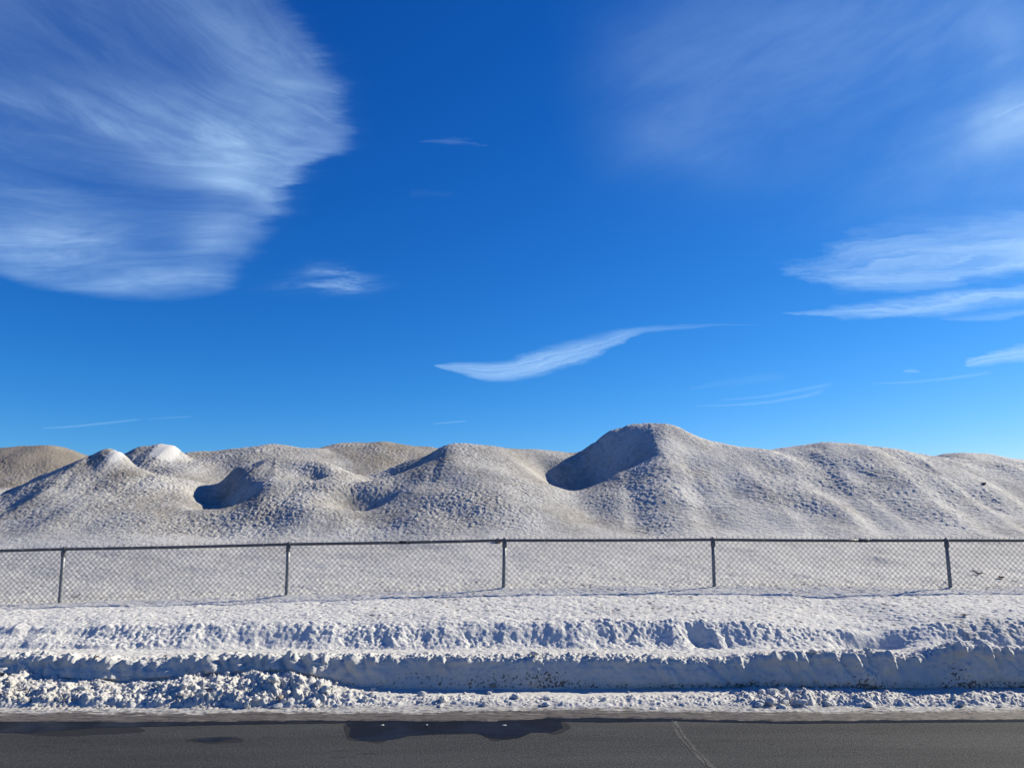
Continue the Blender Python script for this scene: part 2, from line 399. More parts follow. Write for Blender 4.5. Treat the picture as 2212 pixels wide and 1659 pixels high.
        TB = np.zeros(X.shape, F32); TB[m] = brown
    else: TB = np.zeros(X.shape, F32)
    return H, TB, SC

def terrain_detail(X, Y, H, TB, SC):
    right = sstep(1.2, 4.0, X-.0*Y)
    mound = sstep(13.0, 15.5, Y); slope = sstep(8.34, 8.48, Y)*sstep(8.98, 8.78, Y); flat = 1-np.clip(mound+slope, 0, 1)
    left = sstep(0, -4, X)
    var = (.68+.55*sstep(-.35, .45, fbm2(X*.45, Y*.45, 2, 71)))*(1-.45*np.exp(-((X-1.0)/1.0)**2))
    broad = .05*fbm2(X*.7, Y*.7, 2, 1)*mound+.018*fbm2(X*1.1, Y*1.6, 3, 2)*flat+.03*fbm2(X*1.6, Y*1.6, 3, 3)*slope
    # clods
    wx = X+.04*perlin2(X*7, Y*7, 41); wy = Y+.04*perlin2(X*7+5, Y*7, 42)
    d1, v1 = worley2(wx/.105, wy/.105, 3); c1 = (np.clip(.62-d1, 0, 1))*(.35+v1)
    d2, v2 = worley2(wx/.058, wy/.058, 4); c2 = (np.clip(.6-d2, 0, 1))*(.3+v2)
    d6, v6 = worley2(X/.045, Y/.045, 25); c6 = np.clip(.6-d6, 0, 1)*(.2+v6)
    b1 = np.abs(perlin2(X/.13, Y/.13, 5)); b2 = fbm2(X/.07, Y/.07, 3, 6, .6)
    coarse = var*mound*(1-right)*(.012*c1+.017*c2+.016*b1+.010*b2+.019*c6)
    coarse = coarse*(1-.35*np.clip(SC*1.5, 0, 1))
    st = np.abs(perlin2(X/.20, Y/.13, 9)); s2 = fbm2(X/.11, Y/.07, 3, 10, .62)
    fine = var*mound*right*(.014*st+.009*s2+.011*c2+.010*c6+.016*c1*(v1 > .7))
    d3, v3 = worley2(X/.07, Y/.07, 11); pit = np.clip(.5-d3, 0, 1)*(v3 > .55)
    bk = 1-.15*sstep(10.7, 11.5, Y)
    fl = flat*bk*.78*(.007*fbm2(X/.09, Y/.06, 3, 12, .6)-.026*pit*sstep(.45, .7, v3)+.012*c2*(v2 > .75)+.010*perlin2(X/.35, Y/.3, 13))
    d4, v4 = worley2(X/.095+.3*perlin2(X*9, Y*9, 15), Y/.095, 16); c4 = np.clip(.6-d4, 0, 1)*(.3+v4)
    d5, v5 = worley2(X/.05, Y/.05, 17); c5 = np.clip(.6-d5, 0, 1)*(.3+v5)
    amp = .65+.5*sstep(-.25, .35, perlin2(X*.7, Y*1.2, 27))
    sl = slope*amp*(1-.6*np.exp(-((X-4.0)/.45)**2))*(.015*c4+.013*c5+.016*np.abs(perlin2(X/.13, Y/.13, 18))+.012*fbm2(X/.05, Y/.05, 2, 19)+.008*c6)*(1-.25*left)
    Z = H+broad+coarse+fine+fl+sl
    # snow cover: thin on clod edges and steep brown backs, whiter near the road and on the left
    crest = (coarse+fine)
    cov = .68-.12*mound+.10*np.tanh((crest-.02)*50)*mound-.42*TB+.16*fbm2(X*.9, Y*.9, 3, 51)
    cov = cov+.20*slope+.13*flat+.12*flat*sstep(10.7, 11.3, Y)-.55*flat*(v3 > .86)*(d3 < .32)+.10*left*(Y < 10)+.14*right*mound
    for u, v, yy, rx, a in ((400, 1120, 15.6, 1.0, -.16), (330, 1230, 12.0, 1.4, -.06), (270, 1025, 17.6, .3, -.3), (620, 985, 19.2, .6, -.12), (60, 1240, 12, 1.2, -.08), (2100, 1360, 8.7, .5, -.08), (2190, 1370, 8.6, .4, -.08), (1500, 1395, 8.3, .8, -.02)):
        x0 = at(u, v, yy)[0]; cov = cov+a*np.exp(-((X-x0)/rx)**2-((Y-yy)/(rx*1.2))**2)
    white = .9*sstep(13.8, 9.5, Y)*(1-.35*sstep(-2, -6, X)*sstep(10.5, 11.5, Y))+.3*right*mound
    for u, v, yy, rx, ry in ((255, 988, 18.25, .16, .35), (358, 978, 20.7, .34, .4)):   # two smooth patches of fresh snow
        x0 = at(u, v, yy)[0]; g = np.exp(-((X-x0)/rx)**4-((Y-yy)/ry)**4); g = g*sstep(.15, .55, g+.45*fbm2(X*6, Y*6, 3, 77))
        cov = cov+g*.9; white = np.maximum(white, g); Z = Z-(Z-H-broad)*g*.9
    tone = np.clip(TB*.9+.45+.35*perlin2(X*.8, Y*.8, 61)+.2*left*mound, 0, 1)
    return Z, cov, tone, white

def spaced(parts): return np.concatenate([np.arange(a, b, d) for a, b, d in parts]+[[parts[-1][1]]])
tout = .93+1.7*np.linspace(0, 1, 130)**1.7
tcol = np.concatenate([-tout[:0:-1], np.linspace(-.93, .93, 1720), tout[1:]])
yrow = spaced([(7.85, 9.3, .0065), (9.3, 11.2, .011), (11.2, 14.4, .018), (14.4, 20.4, .0135), (20.4, 24.5, .03), (24.5, 29, .045), (29, 40, .25)])
TT, YY = np.meshgrid(tcol, yrow); XX = TT*(YY+.0)
Hh, TBr, SCr = terrain(XX, YY)
ZZ, COV, TONE, WHITE = terrain_detail(XX.astype(F32), YY.astype(F32), Hh, TBr, SCr)
def ground_z(x, y):
    i = min(max(int(np.searchsorted(yrow, y)), 1), len(yrow)-1); j = min(max(int(np.searchsorted(tcol, x/y)), 1), len(tcol)-1)
    return float(ZZ[i, j])
r0 = int(np.searchsorted(yrow, 13.9))
for nm, a, b in (('snow_field', 0, r0+1), ('hills', r0, len(yrow))):
    V = np.stack([XX[a:b], YY[a:b], ZZ[a:b]], -1)
    me = raw_mesh(nm, V, grid_faces(b-a, len(tcol)), True, dict(cover=COV[a:b], tone=TONE[a:b], white=WHITE[a:b]))
    mark(link(nm, me, M_GROUND), 'structure')

# ------------------------------------------------------------------ road, shoulder, snow bank
EDGE_V = [(-500, 1563), (0, 1561), (300, 1562), (520, 1560), (740, 1559), (1050, 1559), (1220, 1553), (1456, 1555), (1700, 1560), (1950, 1558), (2212, 1556), (2700, 1557)]
def edge_y(X):
    u = u_of(X, 6.68, 0.)
    v = smooth_table(EDGE_V, u); up = (CV-v)/FOC
    return (0-EYE)*(CP-SP*up)/(SP+CP*up)
def flat_poly(name, pts, m, kind='structure', thick=None):
    mb = MB(); mb.add(pts, [tuple(range(len(pts)))]); o = mb.build(name, m, smooth=False); return mark(o, kind)
me = raw_mesh('ground', [(-4000, -4000, -.6), (4000, -4000, -.6), (4000, 4000, -.6), (-4000, 4000, -.6)], [(0, 1, 2, 3)], False, dict(cover=[.8]*4, tone=[.4]*4, white=[.5]*4))
mark(link('ground', me, M_GROUND), 'structure')
xs = np.concatenate([np.linspace(-400, -14, 20)[:-1], np.linspace(-14, 14, 57), np.linspace(14, 400, 20)[1:]])
ys = np.concatenate([np.linspace(-70, -9, 8)[:-1], np.linspace(-9, 8.3, 36)]); RX, RY = np.meshgrid(xs, ys)  # asphalt extended unseen behind the camera to cut bounce light on the bank
RZ = 0*RX
me = raw_mesh('road', np.stack([RX, RY, RZ], -1), grid_faces(len(ys), len(xs)))
mark(link('road', me, M_ASPHALT), 'structure')

xout = 7.6+52*np.linspace(0, 1, 190)**2
xb = np.concatenate([-xout[:0:-1], np.linspace(-7.6, 7.6, 1800), xout[1:]])
# gritty ice between road and snow bank
qs = np.concatenate([np.linspace(0, .06, 10)[:-1], np.linspace(.06, 1, 110)])
XS, QS = np.meshgrid(xb, qs)
y0 = edge_y(xb)+.014*perlin2(xb*1.9, xb*0+5, 80)+.018*perlin2(xb*5, xb*0+3, 81)+.003*perlin2(xb*25, xb*0+3, 82); y1 = 7.4
YS = y0[None]+(y1-y0[None])*QS
dist = YS-y0[None]
ZS = -.006+.016*sstep(0, .07, dist)+.005*sstep(.05, .2, dist)+.022*sstep(.05, .5, dist)+.005*fbm2(XS*5, YS*28, 3, 83)+.009*np.maximum(fbm2(XS*16, YS*24, 3, 84), -.1)*sstep(.08, .35, dist)
us = u_of(XS, YS, 0)
# tyre tread pressed into the snow on the left
yt = on_z(300, 1528, .03)[1]+.01*np.sin(XS*.9)
tr = sstep(760, 600, us)*sstep(.075, .06, np.abs(YS-yt))
rowsign = np.where(YS > yt, 1, -1)
ph = (XS+rowsign*.011+(YS-yt)*rowsign*.35)/.052
tread = sstep(.2, .5, np.abs((ph % 1)-.5)*2)*sstep(.004, .012, np.abs(YS-yt))
ZS = ZS+tr*(tread*.016*sstep(-.5, .3, perlin2(XS*3, YS*5, 88))*(1+.5*perlin2(XS*15, YS*9, 89))-.008)
snowy = -.42+1.25*sstep(.05, .34, dist+.05*perlin2(XS*2.2, YS*6, 86)+.03*perlin2(XS*9, YS*20, 87))+.16*perlin2(XS*.7, YS*2, 85)+.2*tr
me = raw_mesh('road_shoulder', np.stack([XS, YS, ZS], -1), grid_faces(len(qs), len(xb)), True, dict(snowy=snowy))
mark(link('road_shoulder', me, M_SHOULDER), 'structure')

# snow bank thrown up by the plough
ub = u_of(xb, 7.6, .2)
R = smooth_table([(-500, .13), (0, .13), (250, .11), (480, .14), (640, .15), (760, .07), (900, .045), (1100, .05), (1300, .03), (1700, .04), (2212, .035), (2700, .05)], ub)
LO = smooth_table([(-500, .95), (0, .9), (250, .6), (520, .9), (700, .8), (800, .3), (1000, .12), (1250, .1), (1500, .3), (1620, .5), (1760, .55), (1900, .4), (2000, .3), (2100, .45), (2212, .4), (2700, .3)], ub)  # how broken the face is
zw = z_wall(xb)
face = .05*perlin2(xb*.8, xb*0+1, 91)+.03*perlin2(xb*2.3, xb*0+2, 92)
under = sstep(1050, 1400, ub)
one = np.ones_like(xb)
tback = terrain((xb[None]*1.0), np.full((1, len(xb)), 8.46))[0][0]
prof = [(6.93*one, -.03*one), (7.02*one, .012*one), (7.16*one, .035+.25*R), (7.36*one, .04+.8*R*(.35+.75*LO)), (7.60+face+.03*under, .035+R*(.5+.6*LO)),
        (7.615+face+.018*under, .045+R*(.55+.6*LO)), (7.625+face-.008*under, np.maximum(.085+R, zw*.42)), (7.645+face, np.maximum(.11+R, zw*.72)), (7.672+face, zw-.03), (7.71+face, zw-.004), (7.80+face, zw+.006),
        (8.04*one, (zw+Z_TERR)/2+.012), (8.30*one, Z_TERR+.25*(zw-.32)+.012), (8.46*one, tback-.05)]
PN = np.array([[p[0], p[1]] for p in prof])                 # nodes x 2 x columns
cnt = [6, 16, 24, 26, 5, 10, 16, 22, 18, 12, 26, 24, 18]
PY = []; PZ = []; PQ = []
for i, c in enumerate(cnt):
    for k in range(c):
        t = k/c; PY.append(PN[i, 0]*(1-t)+PN[i+1, 0]*t); PZ.append(PN[i, 1]*(1-t)+PN[i+1, 1]*t); PQ.append(i+t)
PY.append(PN[-1, 0]); PZ.append(PN[-1, 1]); PQ.append(float(len(cnt)))
PY, PZ, PQ = np.array(PY), np.array(PZ), np.array(PQ)
for _ in range(3):                                          # round the profile off
    PY[1:-1] = (PY[:-2]+2*PY[1:-1]+PY[2:])/4; PZ[1:-1] = (PZ[:-2]+2*PZ[1:-1]+PZ[2:])/4
ty = np.gradient(PY, axis=0); tz_ = np.gradient(PZ, axis=0); ln = np.sqrt(ty**2+tz_**2)+1e-9
ny, nz = -tz_/ln, ty/ln
XB = np.broadcast_to(xb, PY.shape); Q = PQ[:, None]
rub = sstep(.9, 1.8, Q)*sstep(5.2, 4.2, Q); wal = sstep(4.3, 5.2, Q)*sstep(9.2, 8.2, Q); lip = sstep(7.2, 8.6, Q)*sstep(10.9, 9.6, Q); ter = sstep(9.3, 10.5, Q)
def p3(k, s, kz=1.): return perlin3(XB*k, PY*k, PZ*k*kz, s)
cl = np.maximum(p3(5, 21), -.1)*.07+np.abs(p3(11, 1))*.045+np.abs(p3(23, 2))*.04+np.abs(p3(47, 3))*.03+p3(80, 22)*.006
fin = np.abs(perlin3(XB*5.2+PZ*3.2, PY*2, PZ*3.0, 4)); fin2 = np.abs(perlin3(XB*11+PZ*3, PY*6, PZ*8, 5))
lumps = np.maximum(perlin3(XB*6.5, PY*6, PZ*7, 7)-.12, 0)
D = rub*(cl*(.3+1.0*LO[None]))*(1-(1-LO[None])*sstep(2.6, 3.4, Q))+wal*(LO[None]*(.10*fin+.055*fin2+.03*cl/.05*.5)+.012*p3(9, 6)+.006*p3(25, 8)+(.25+.75*LO[None])*.05*lumps)
D = D+lip*(.03*np.maximum(p3(8, 9), -.15)+.034*np.abs(p3(20, 10))+.022*np.abs(p3(43, 23))+(.3+.7*LO[None])*.055*fin)+ter*(.010*p3(16, 11)+.006*p3(40, 12))
for u, dz, w_, hgt, a in ((1345, -.02, .05, .05, .04), (1572, -.02, .05, .06, .06), (1585, -.05, .03, .05, .05), (1652, -.01, .07, .07, .08), (1692, -.05, .05, .06, .06), (1718, -.06, .045, .05, .06), (1780, -.03, .06, .07, .07), (1822, -.05, .05, .07, .06),
                          (1895, -.06, .06, .10, .08), (1950, -.02, .05, .05, .05), (2035, .0, .12, .08, .07), (2105, -.06, .06, .10, .09), (2150, -.03, .06, .06, .05), (930, -.03, .05, .06, .05), (962, -.05, .045, .06, .06), (1010, -.02, .05, .05, .05), (715, -.03, .06, .07, .05)):
    x0 = (u-CU)/FOC*7.55; z0 = z_wall(np.array([x0]))[0]+dz
    g = (XB-x0+.35*(PZ-z0))/w_; g = np.where(g > 0, np.exp(-(g*1.7)**2), np.exp(-(g*.8)**2))*np.exp(-((PZ-z0)/hgt)**2)
    D = D+wal*a*g*(.75+.5*np.abs(p3(22, 24)))
D = D*sstep(0, .8, Q)-.02*ter*sstep(12.2, 13, Q)
VB = np.stack([XB+0*D, PY+ny*D, PZ+nz*D], -1)
dirt_shade = wal*sstep(8.4, 5.6, Q)*(.35+.65*np.exp(-((ub[None]-1050)/190)**2)+.15*under[None])+rub*(.25+.55*np.exp(-((ub[None]-120)/150)**2))+.5*wal*sstep(6.1, 5.4, Q)*under[None]  # dirt specks, plus toe darkened in colour to stand in for the wall's shade
bank = link('snow_bank', raw_mesh('snow_bank', VB, grid_faces(*PY.shape), True, dict(dirt_shade=dirt_shade)), M_SNOW)
mark(bank, None, 'long ploughed snow bank with a blue shaded face along the road edge', 'snow bank')
def bank_surface(x, q):
    j = int(np.clip(np.searchsorted(xb, x), 0, len(xb)-1)); i = int(np.argmin(np.abs(PQ-q))); return VB[i, j]

# loose rubble of broken snow at its foot
RV, RF, off = [], [], 0
for k in range(1500):
    u = random.uniform(-60, 2270); X0 = (u-CU)/FOC*7.1
    Rk = float(np.interp(u, ub, R)); wide = float(np.interp(u, [0, 700, 800, 1250, 1400, 1600, 1700, 1780, 1950, 2212], [.8, .85, .8, .72, .35, .6, 1, .4, .5, .6]))
    if random.random() > .10+.72*wide*wide or perlin2(np.array([X0*2.1]), np.array([3.3]), 44)[0] < -.35+.3*(1-wide): continue
    q = 1.0+2.9*random.random()**(1.0 if wide > .6 else 1.7)
    p = bank_surface(X0, q)
    big = random.random()
    size = (.004+.036*big**9+.010*big**2*wide)*(1 if q > 1.3 else .7)
    W, Fc = lump(1 if size < .02 else 2, size, k % 97+random.random()*3, .3, (random.uniform(.9, 1.4), random.uniform(.8, 1.1), random.uniform(.6, 1)))
    a = random.uniform(0, 6.28); ca, sa = math.cos(a), math.sin(a)
    W = np.stack([W[:, 0]*ca-W[:, 1]*sa, W[:, 0]*sa+W[:, 1]*ca, W[:, 2]], -1)+np.array([X0, p[1]-.01, p[2]+size*.12], F32)
    RV.append(W); RF.append(Fc+off); off += len(W)
rubble = link('snow_rubble', raw_mesh('snow_rubble', np.concatenate(RV), np.concatenate(RF), False), M_CHUNK)
mark(rubble, 'stuff', 'broken snow crumbs strewn along the foot of the snow bank', 'snow rubble')

# ------------------------------------------------------------------ puddle, melt water, crack
M_DAMP = plain('damp_asphalt', (.022, .023, .025), .8, 0, .35, 40, .1)
def z_road(x, y): return float(.006*perlin2(np.array([x*.5]), np.array([y*.8]), 71)[0])
def sheet(name, outline, lift, m):
    import bmesh
    pts = [on_z(u, v) for u, v in outline]; fine = []
    for i, a in enumerate(pts):
        b = pts[(i+1) % len(pts)]; n = max(1, int(math.dist(a, b)/.03))
        for k in range(n):
            t = k/n; x = a[0]+(b[0]-a[0])*t; y = a[1]+(b[1]-a[1])*t
            j = .006*float(perlin2(np.array([x*14]), np.array([y*14]), 95)[0])
            fine.append((x+j, y+j, lift))
    bm = bmesh.new(); f = bm.faces.new([bm.verts.new(p) for p in fine]); bm.normal_update()
    if f.normal.z < 0: f.normal_flip()
    me = bpy.data.meshes.new(name); bm.to_mesh(me); bm.free()
    return mark(link(name, me, m), 'structure')
sheet('puddle', [(742, 1552), (748, 1562), (758, 1574), (753, 1589), (775, 1599), (808, 1601), (848, 1597), (885, 1589), (945, 1585), (1019, 1583), (1039, 1586), (1059, 1594),
                 (1092, 1597), (1125, 1592), (1149, 1582), (1192, 1582), (1216, 1572), (1212, 1562), (1204, 1550), (1050, 1545), (850, 1545)], .0015, M_WET)
sheet('puddle', [(-200, 1545), (-200, 1586), (0, 1582), (60, 1583), (200, 1572), (400, 1567), (560, 1564), (740, 1561.5), (1000, 1561), (1000, 1545), (500, 1548)], .0022, M_WET)
sheet('puddle', [(418, 1598), (440, 1594), (480, 1593), (515, 1592), (490, 1597), (470, 1602), (440, 1602)], .0015, M_WET)
sheet('puddle', [(1150, 1545), (1210, 1558), (1300, 1560), (1460, 1557.5), (1700, 1563), (1950, 1560.5), (2212, 1559), (2400, 1559), (2400, 1545)], .0022, M_WET)
for cx_, cy_, rx_, ry_ in ((800, 1578, 62, 26), (1085, 1576, 50, 24), (1195, 1570, 34, 15), (940, 1572, 120, 16), (470, 1598, 62, 7), (150, 1573, 170, 15)):
    sheet('puddle', [(cx_+rx_*math.cos(t)*(1+.12*math.sin(3*t+cx_)), cy_+ry_*math.sin(t)*(1+.12*math.cos(4*t+cx_))) for t in np.linspace(0, 2*math.pi, 30)[:-1]], .0006+.00005*(cx_ % 7), M_DAMP)
ext = lambda a, b, k: (a[0]+(b[0]-a[0])*k, a[1]+(b[1]-a[1])*k)
sheet('road_patch', [(1448, 1550), (1451, 1562), (1460, 1587), (1477, 1605), (1493, 1623), (1530, 1659), (1593, 1715), (1614, 1715), (1547, 1659), (1510, 1623), (1480, 1587), (1463, 1560), (1462, 1550)], .0015, M_PATCH)
cr = [(1450, 1554), (1455, 1563), (1465, 1575), (1475, 1593), (1485, 1603), (1491, 1611), (1495, 1620), (1506, 1625), (1515, 1633), (1524, 1646), (1527, 1653), (1537, 1660), (1575, 1695), (1600, 1715)]
L_, R_ = [], []
for i, p in enumerate(cr):
    w = random.uniform(.5, 1.5); L_.append((p[0]-w, p[1])); R_.append((p[0]+w, p[1]))
sheet('road_crack', L_+R_[::-1], .0028, plain('crack_shadow', (.008, .008, .008), .9))

# ------------------------------------------------------------------ chain link fence
fence = bpy.data.objects.new('chain_link_fence', None); C.objects.link(fence)
fence.location = (0, FENCE_Y, ground_z(0, FENCE_Y))
mark(fence, None, 'low grey chain link fence with five posts crossing the snow below the mounds', 'fence')
FO = fence.location.copy()
def fpart(mb, name, m, parent=None, pos=None):
    o = mb.build(name, m, parent or fence, True, pos)
    if pos: o.location = Vector(pos)-(FO if parent is None else Vector(parent['wp']))
    o['wp'] = tuple(pos)
    return o
tops = [(138, 1186), (623, 1175.5), (1090, 1167), (1540, 1165.5), (2044, 1167)]
bots = [(129, 1300), (619, 1285), (1088, 1268), (1543, 1264), (2053, 1267)]
T = [Vector(at(u, v, FENCE_Y)) for u, v in tops]; B = [Vector(at(u, v, FENCE_Y)) for u, v in bots]
T = [T[0]+Vector((-3.1, 0, -.07))]+T+[T[4]+Vector((3.1, 0, .0))]
B = [B[0]+Vector((-3.1, 0, -.08))]+B+[B[4]+Vector((3.1, 0, .0))]
RAIL = .0195
def rail_pt(x):
    for a, b in zip(T[:-1], T[1:]):
        if x <= b.x or b is T[-1]:
            t = (x-a.x)/(b.x-a.x); p = a.lerp(b, t); p.z -= .010*4*t*(1-t)*(.5+.5*math.sin(a.x)); return p
posts = []
for i, (t, b) in enumerate(zip(T, B)):
    d = (b-t).normalized(); mb = MB(); foot = b+d*.25
    mb.tube([t-d*-.03, t+d*.3, b, foot], .0245, 14); p = fpart(mb, 'post', M_POST, None, tuple(b)); posts.append(p)
    mb = MB()                      # eye top: collar on the post and ring round the rail
    mb.tube([t+d*.100, t+d*.085, t+d*.03, t+d*.012], [.0255, .0315, .0305, .022], 14)
    mb.tube([t+Vector((-.026, 0, 0)), t+Vector((-.02, 0, 0)), t+Vector((.02, 0, 0)), t+Vector((.026, 0, 0))], [.0215, .0255, .0255, .0215], 14)
    mb.tube([t+Vector((0, 0, .018)), t+Vector((0, 0, .03)), t+Vector((0, 0, .04))], [.012, .011, .005], 8)
    fpart(mb, 'post_cap', M_RAIL, p, tuple(t))
    for f in (.35, .68):           # ties holding the mesh to the post
        c = t.lerp(b, f); mb = MB()
        mb.tube([c+Vector((.0275*math.cos(a), .0275*math.sin(a)-.002, .012*math.cos(a))) for a in np.linspace(-.5, 2*math.pi-.5, 14)], .0019, 5)
        fpart(mb, 'tie_wire', M_TIE, p, tuple(c))
xL, xR = T[0].x-.5, T[-1].x+.5
joints = [xL, at(875, 1170, FENCE_Y)[0]-6.4, at(875, 1170, FENCE_Y)[0], at(1866, 1166, FENCE_Y)[0], xR]
for a, b in zip(joints[:-1], joints[1:]):
    if b-a < .2: continue
    mb = MB(); n = max(3, int((b-a)/.25)); mb.tube([rail_pt(a+(b-a)*k/n) for k in range(n+1)], RAIL, 14)
    fpart(mb, 'top_rail', M_RAIL, None, tuple(rail_pt((a+b)/2)))
for x in joints[1:-1]:
    c = rail_pt(x); mb = MB(); q = [c+Vector((s, 0, 0)) for s in (-.075, -.072, .072, .075)]
    mb.tube(q, [RAIL, RAIL+.0035, RAIL+.0035, RAIL], 14); fpart(mb, 'rail_sleeve', M_SLEEVE, None, tuple(c))
def gz(x, y): return ground_z(x, y)
W2, HS = .0359, .0362
x0g = T[0].x-.45
def panel(xa, xb_):
    Vv, Ff = [], []; base = 0; jl = int(math.ceil((xa-x0g)/W2)); jr = int(math.ceil((xb_-x0g)/W2))
    for j in range(jl, jr):
        xm = x0g+j*W2; tp = rail_pt(xm).z+RAIL+.018; bt = gz(xm, FENCE_Y-.026)-.07
        n = int((tp-bt)/HS)+1; pts = []
        sag = .006*math.sin(xm*1.7)
        for k in range(n+1):
            side = (k+j) % 2
            yy = FENCE_Y-.0265+(.0022 if side else -.0022)+.012*math.sin(xm*2.1)*min(k/12, 1)*-1*(1 if math.sin(xm*2.1) > 0 else .2)
            pts.append(Vector((xm+side*W2+.0016*math.sin(k*.7+xm*9), yy, tp-k*HS+sag*min(k/10, 1))))
        for a, b in zip(pts[:-1], pts[1:]):
            d = (b-a).normalized(); e = Vector((0, 1, 0)); f = d.cross(e); r = .0022
            for p in (a, b):
                for k in range(4):
                    Vv.append(p+(e*math.cos(k*math.pi/2+.785)+f*math.sin(k*math.pi/2+.785))*r)
            for k in range(4): Ff.append((base+k, base+(k+1) % 4, base+4+(k+1) % 4, base+4+k))
            base += 8
        if (j+0) % 2 == 0 or True:  # twisted barb where two wires meet above the rail
            if (0+j) % 2 == 1:
                p = pts[0]; q2 = p+Vector((random.uniform(-.006, .006), random.uniform(-.004, .004), random.uniform(.012, .022)))
                mb = MB(); mb.tube([p, q2], [.0026, .0016], 4, False)
                Vv += [Vector(v) for v in mb.v]; Ff += [tuple(base+i for i in f) for f in mb.f]; base += len(mb.v)
    mb = MB(); mb.v = Vv; mb.f = Ff
    c = rail_pt((xa+xb_)/2); fpart(mb, 'mesh_panel', M_WIRE, None, (c.x, FENCE_Y-.03, c.z-.4))
xsp = [x0g]+[p.x for p in T[1:-1]]+[T[-1].x+.45]
for a, b in zip(xsp[:-1], xsp[1:]): panel(a, b)
x = x0g+.2
while x < xR-.1:
    c = rail_pt(x); mb = MB(); ln_ = random.uniform(.0, 1)
    pts = [c+Vector((.004*math.sin(a*2), (RAIL+.006)*math.cos(a)-.003, (RAIL+.003)*math.sin(a))) for a in np.linspace(1.2, 1.2+2*math.pi*.92, 13)]
    if ln_ > .6: pts.append(pts[-1]+Vector((.012, -.01, .022)))
    mb.tube(pts, .0019, 5); fpart(mb, 'tie_wire', M_TIE, None, tuple(c))
    x += random.uniform(.3, .42)

# ------------------------------------------------------------------ loose things
def ground_hit(u, v):
    dx, dy, dz = ray(u, v); best = None
    for y in np.arange(8.05, 26, .01):
        z = EYE+dz*y/dy
        if z <= ground_z(dx*y/dy, y): return dx*y/dy, y, ground_z(dx*y/dy, y)
    return dx*15/dy, 15, EYE+dz*15/dy
def bank_hit(u, v):
    dx, dy, dz = ray(u, v); X0 = dx/dy*7.4
    for _ in range(3):
        j = int(np.clip(np.searchsorted(xb, X0), 0, len(xb)-1)); col = VB[:, j]
        e = (col[:, 2]-EYE)-dz/dy*col[:, 1]; idx = np.where(e > 0)[0]
        i = idx[0] if len(idx) else len(col)-1
        X0 = dx/dy*col[i, 1]
    return X0, float(col[i, 1]), float(col[i, 2])
def stone(name, pos, size, m, label, cat, seed, flat=(1.2, 1, .75), group=None, sink=.25, rough=.25):
    W, Fc = lump(3, size, seed, rough, flat); me = raw_mesh(name, W, Fc, True)
    o = link(name, me, m); o.location = (pos[0], pos[1], pos[2]+size*flat[2]*(1-sink)); o.rotation_euler = (0, 0, seed*1.3)
    return mark(o, None, label, cat, group)
chunks = [
    (1702, 1513, .030, (.75, .7, 1.6), 'tall upright snow chunk standing on the rubble pile at right'),
    (1665, 1518, .042, (1.2, 1, .8), 'big rounded snow chunk left of the upright chunk in the rubble'),
    (1733, 1520, .038, (1.3, 1, .7), 'wide tilted snow chunk just right of the upright chunk'),
    (1690, 1532, .040, (1.3, 1, .7), 'grey white snow chunk in front of the upright chunk, nearest the road'),
    (1640, 1526, .034, (1.1, 1, .8), 'leftmost squat snow chunk of the large rubble cluster at right'),
    (1880, 1523, .036, (1.2, .9, .7), 'low snow chunk in the small heap below the right half of the bank'),
    (2078, 1522, .030, (.9, .9, 1.0), 'blocky snow chunk in the rubble near the far right end'),
    (1412, 1530, .028, (1.2, 1, .7), 'lone snow chunk on grit below the smooth part of the bank'),
    (952, 1525, .026, (1.5, 1, .7), 'flat snow slab lying on the grit above the puddle'),
    (590, 1470, .042, (1.1, 1, .9), 'fat snow chunk high on the broken left part of the bank'),
    (690, 1478, .040, (1.2, 1, .9), 'snow chunk at the end of the broken heap where the smooth face begins'),
]
for i, (u, v, s, fl, lab) in enumerate(chunks):
    stone('snow_chunk', bank_hit(u, v+4), s, M_CHUNK, lab, 'snow chunk', i+3, fl, 'loose chunks along the snow bank', .2, .22)
for u, v, s, lab, sd in ((1154, 1413, .036, 'small snow chunk alone on the flat top of the bank, mid picture', 31), (1757, 1410, .04, 'pale snow lump on the bank top below the shaded hollow', 32), (2191, 1392, .05, 'largest snow lump on the bank top at far right', 33)):
    stone('snow_chunk', bank_hit(u, v+2), s, M_CHUNK, lab, 'snow chunk', sd, (1.4, 1, .7), 'loose chunks along the snow bank', .25)
stone('ice_chunk', bank_hit(1179, 1526), .026, M_ICE, 'grey ice lump on the grit in front of the smooth bank', 'ice chunk', 41, (1.5, 1, .8))
stone('soil_clod', bank_hit(606, 1514), .026, M_DIRTY, 'tan soil clod among white rubble on the left', 'clod', 42, (1.1, 1, .9))
stone('soil_clod', bank_hit(1066, 1484), .028, M_DIRTY, 'brown soil clod at the foot of the speckled bank face', 'clod', 43, (1.3, 1, .7))
stone('stone', ground_hit(2126, 1047), .042, M_ROCK, 'dark stone alone high on the bright right hand slope', 'stone', 51, (1.5, 1, .8))
stone('stone', ground_hit(1076, 1172), .055, M_REDROCK, 'reddish stone behind the fence beside the middle post', 'stone', 53, (1.3, 1, .8))
stone('stone', ground_hit(2082, 1330), .018, M_ROCK, 'small dark stone lying on the snow between fence and right hand bumps', 'stone', 55, (2.0, 1, .5))
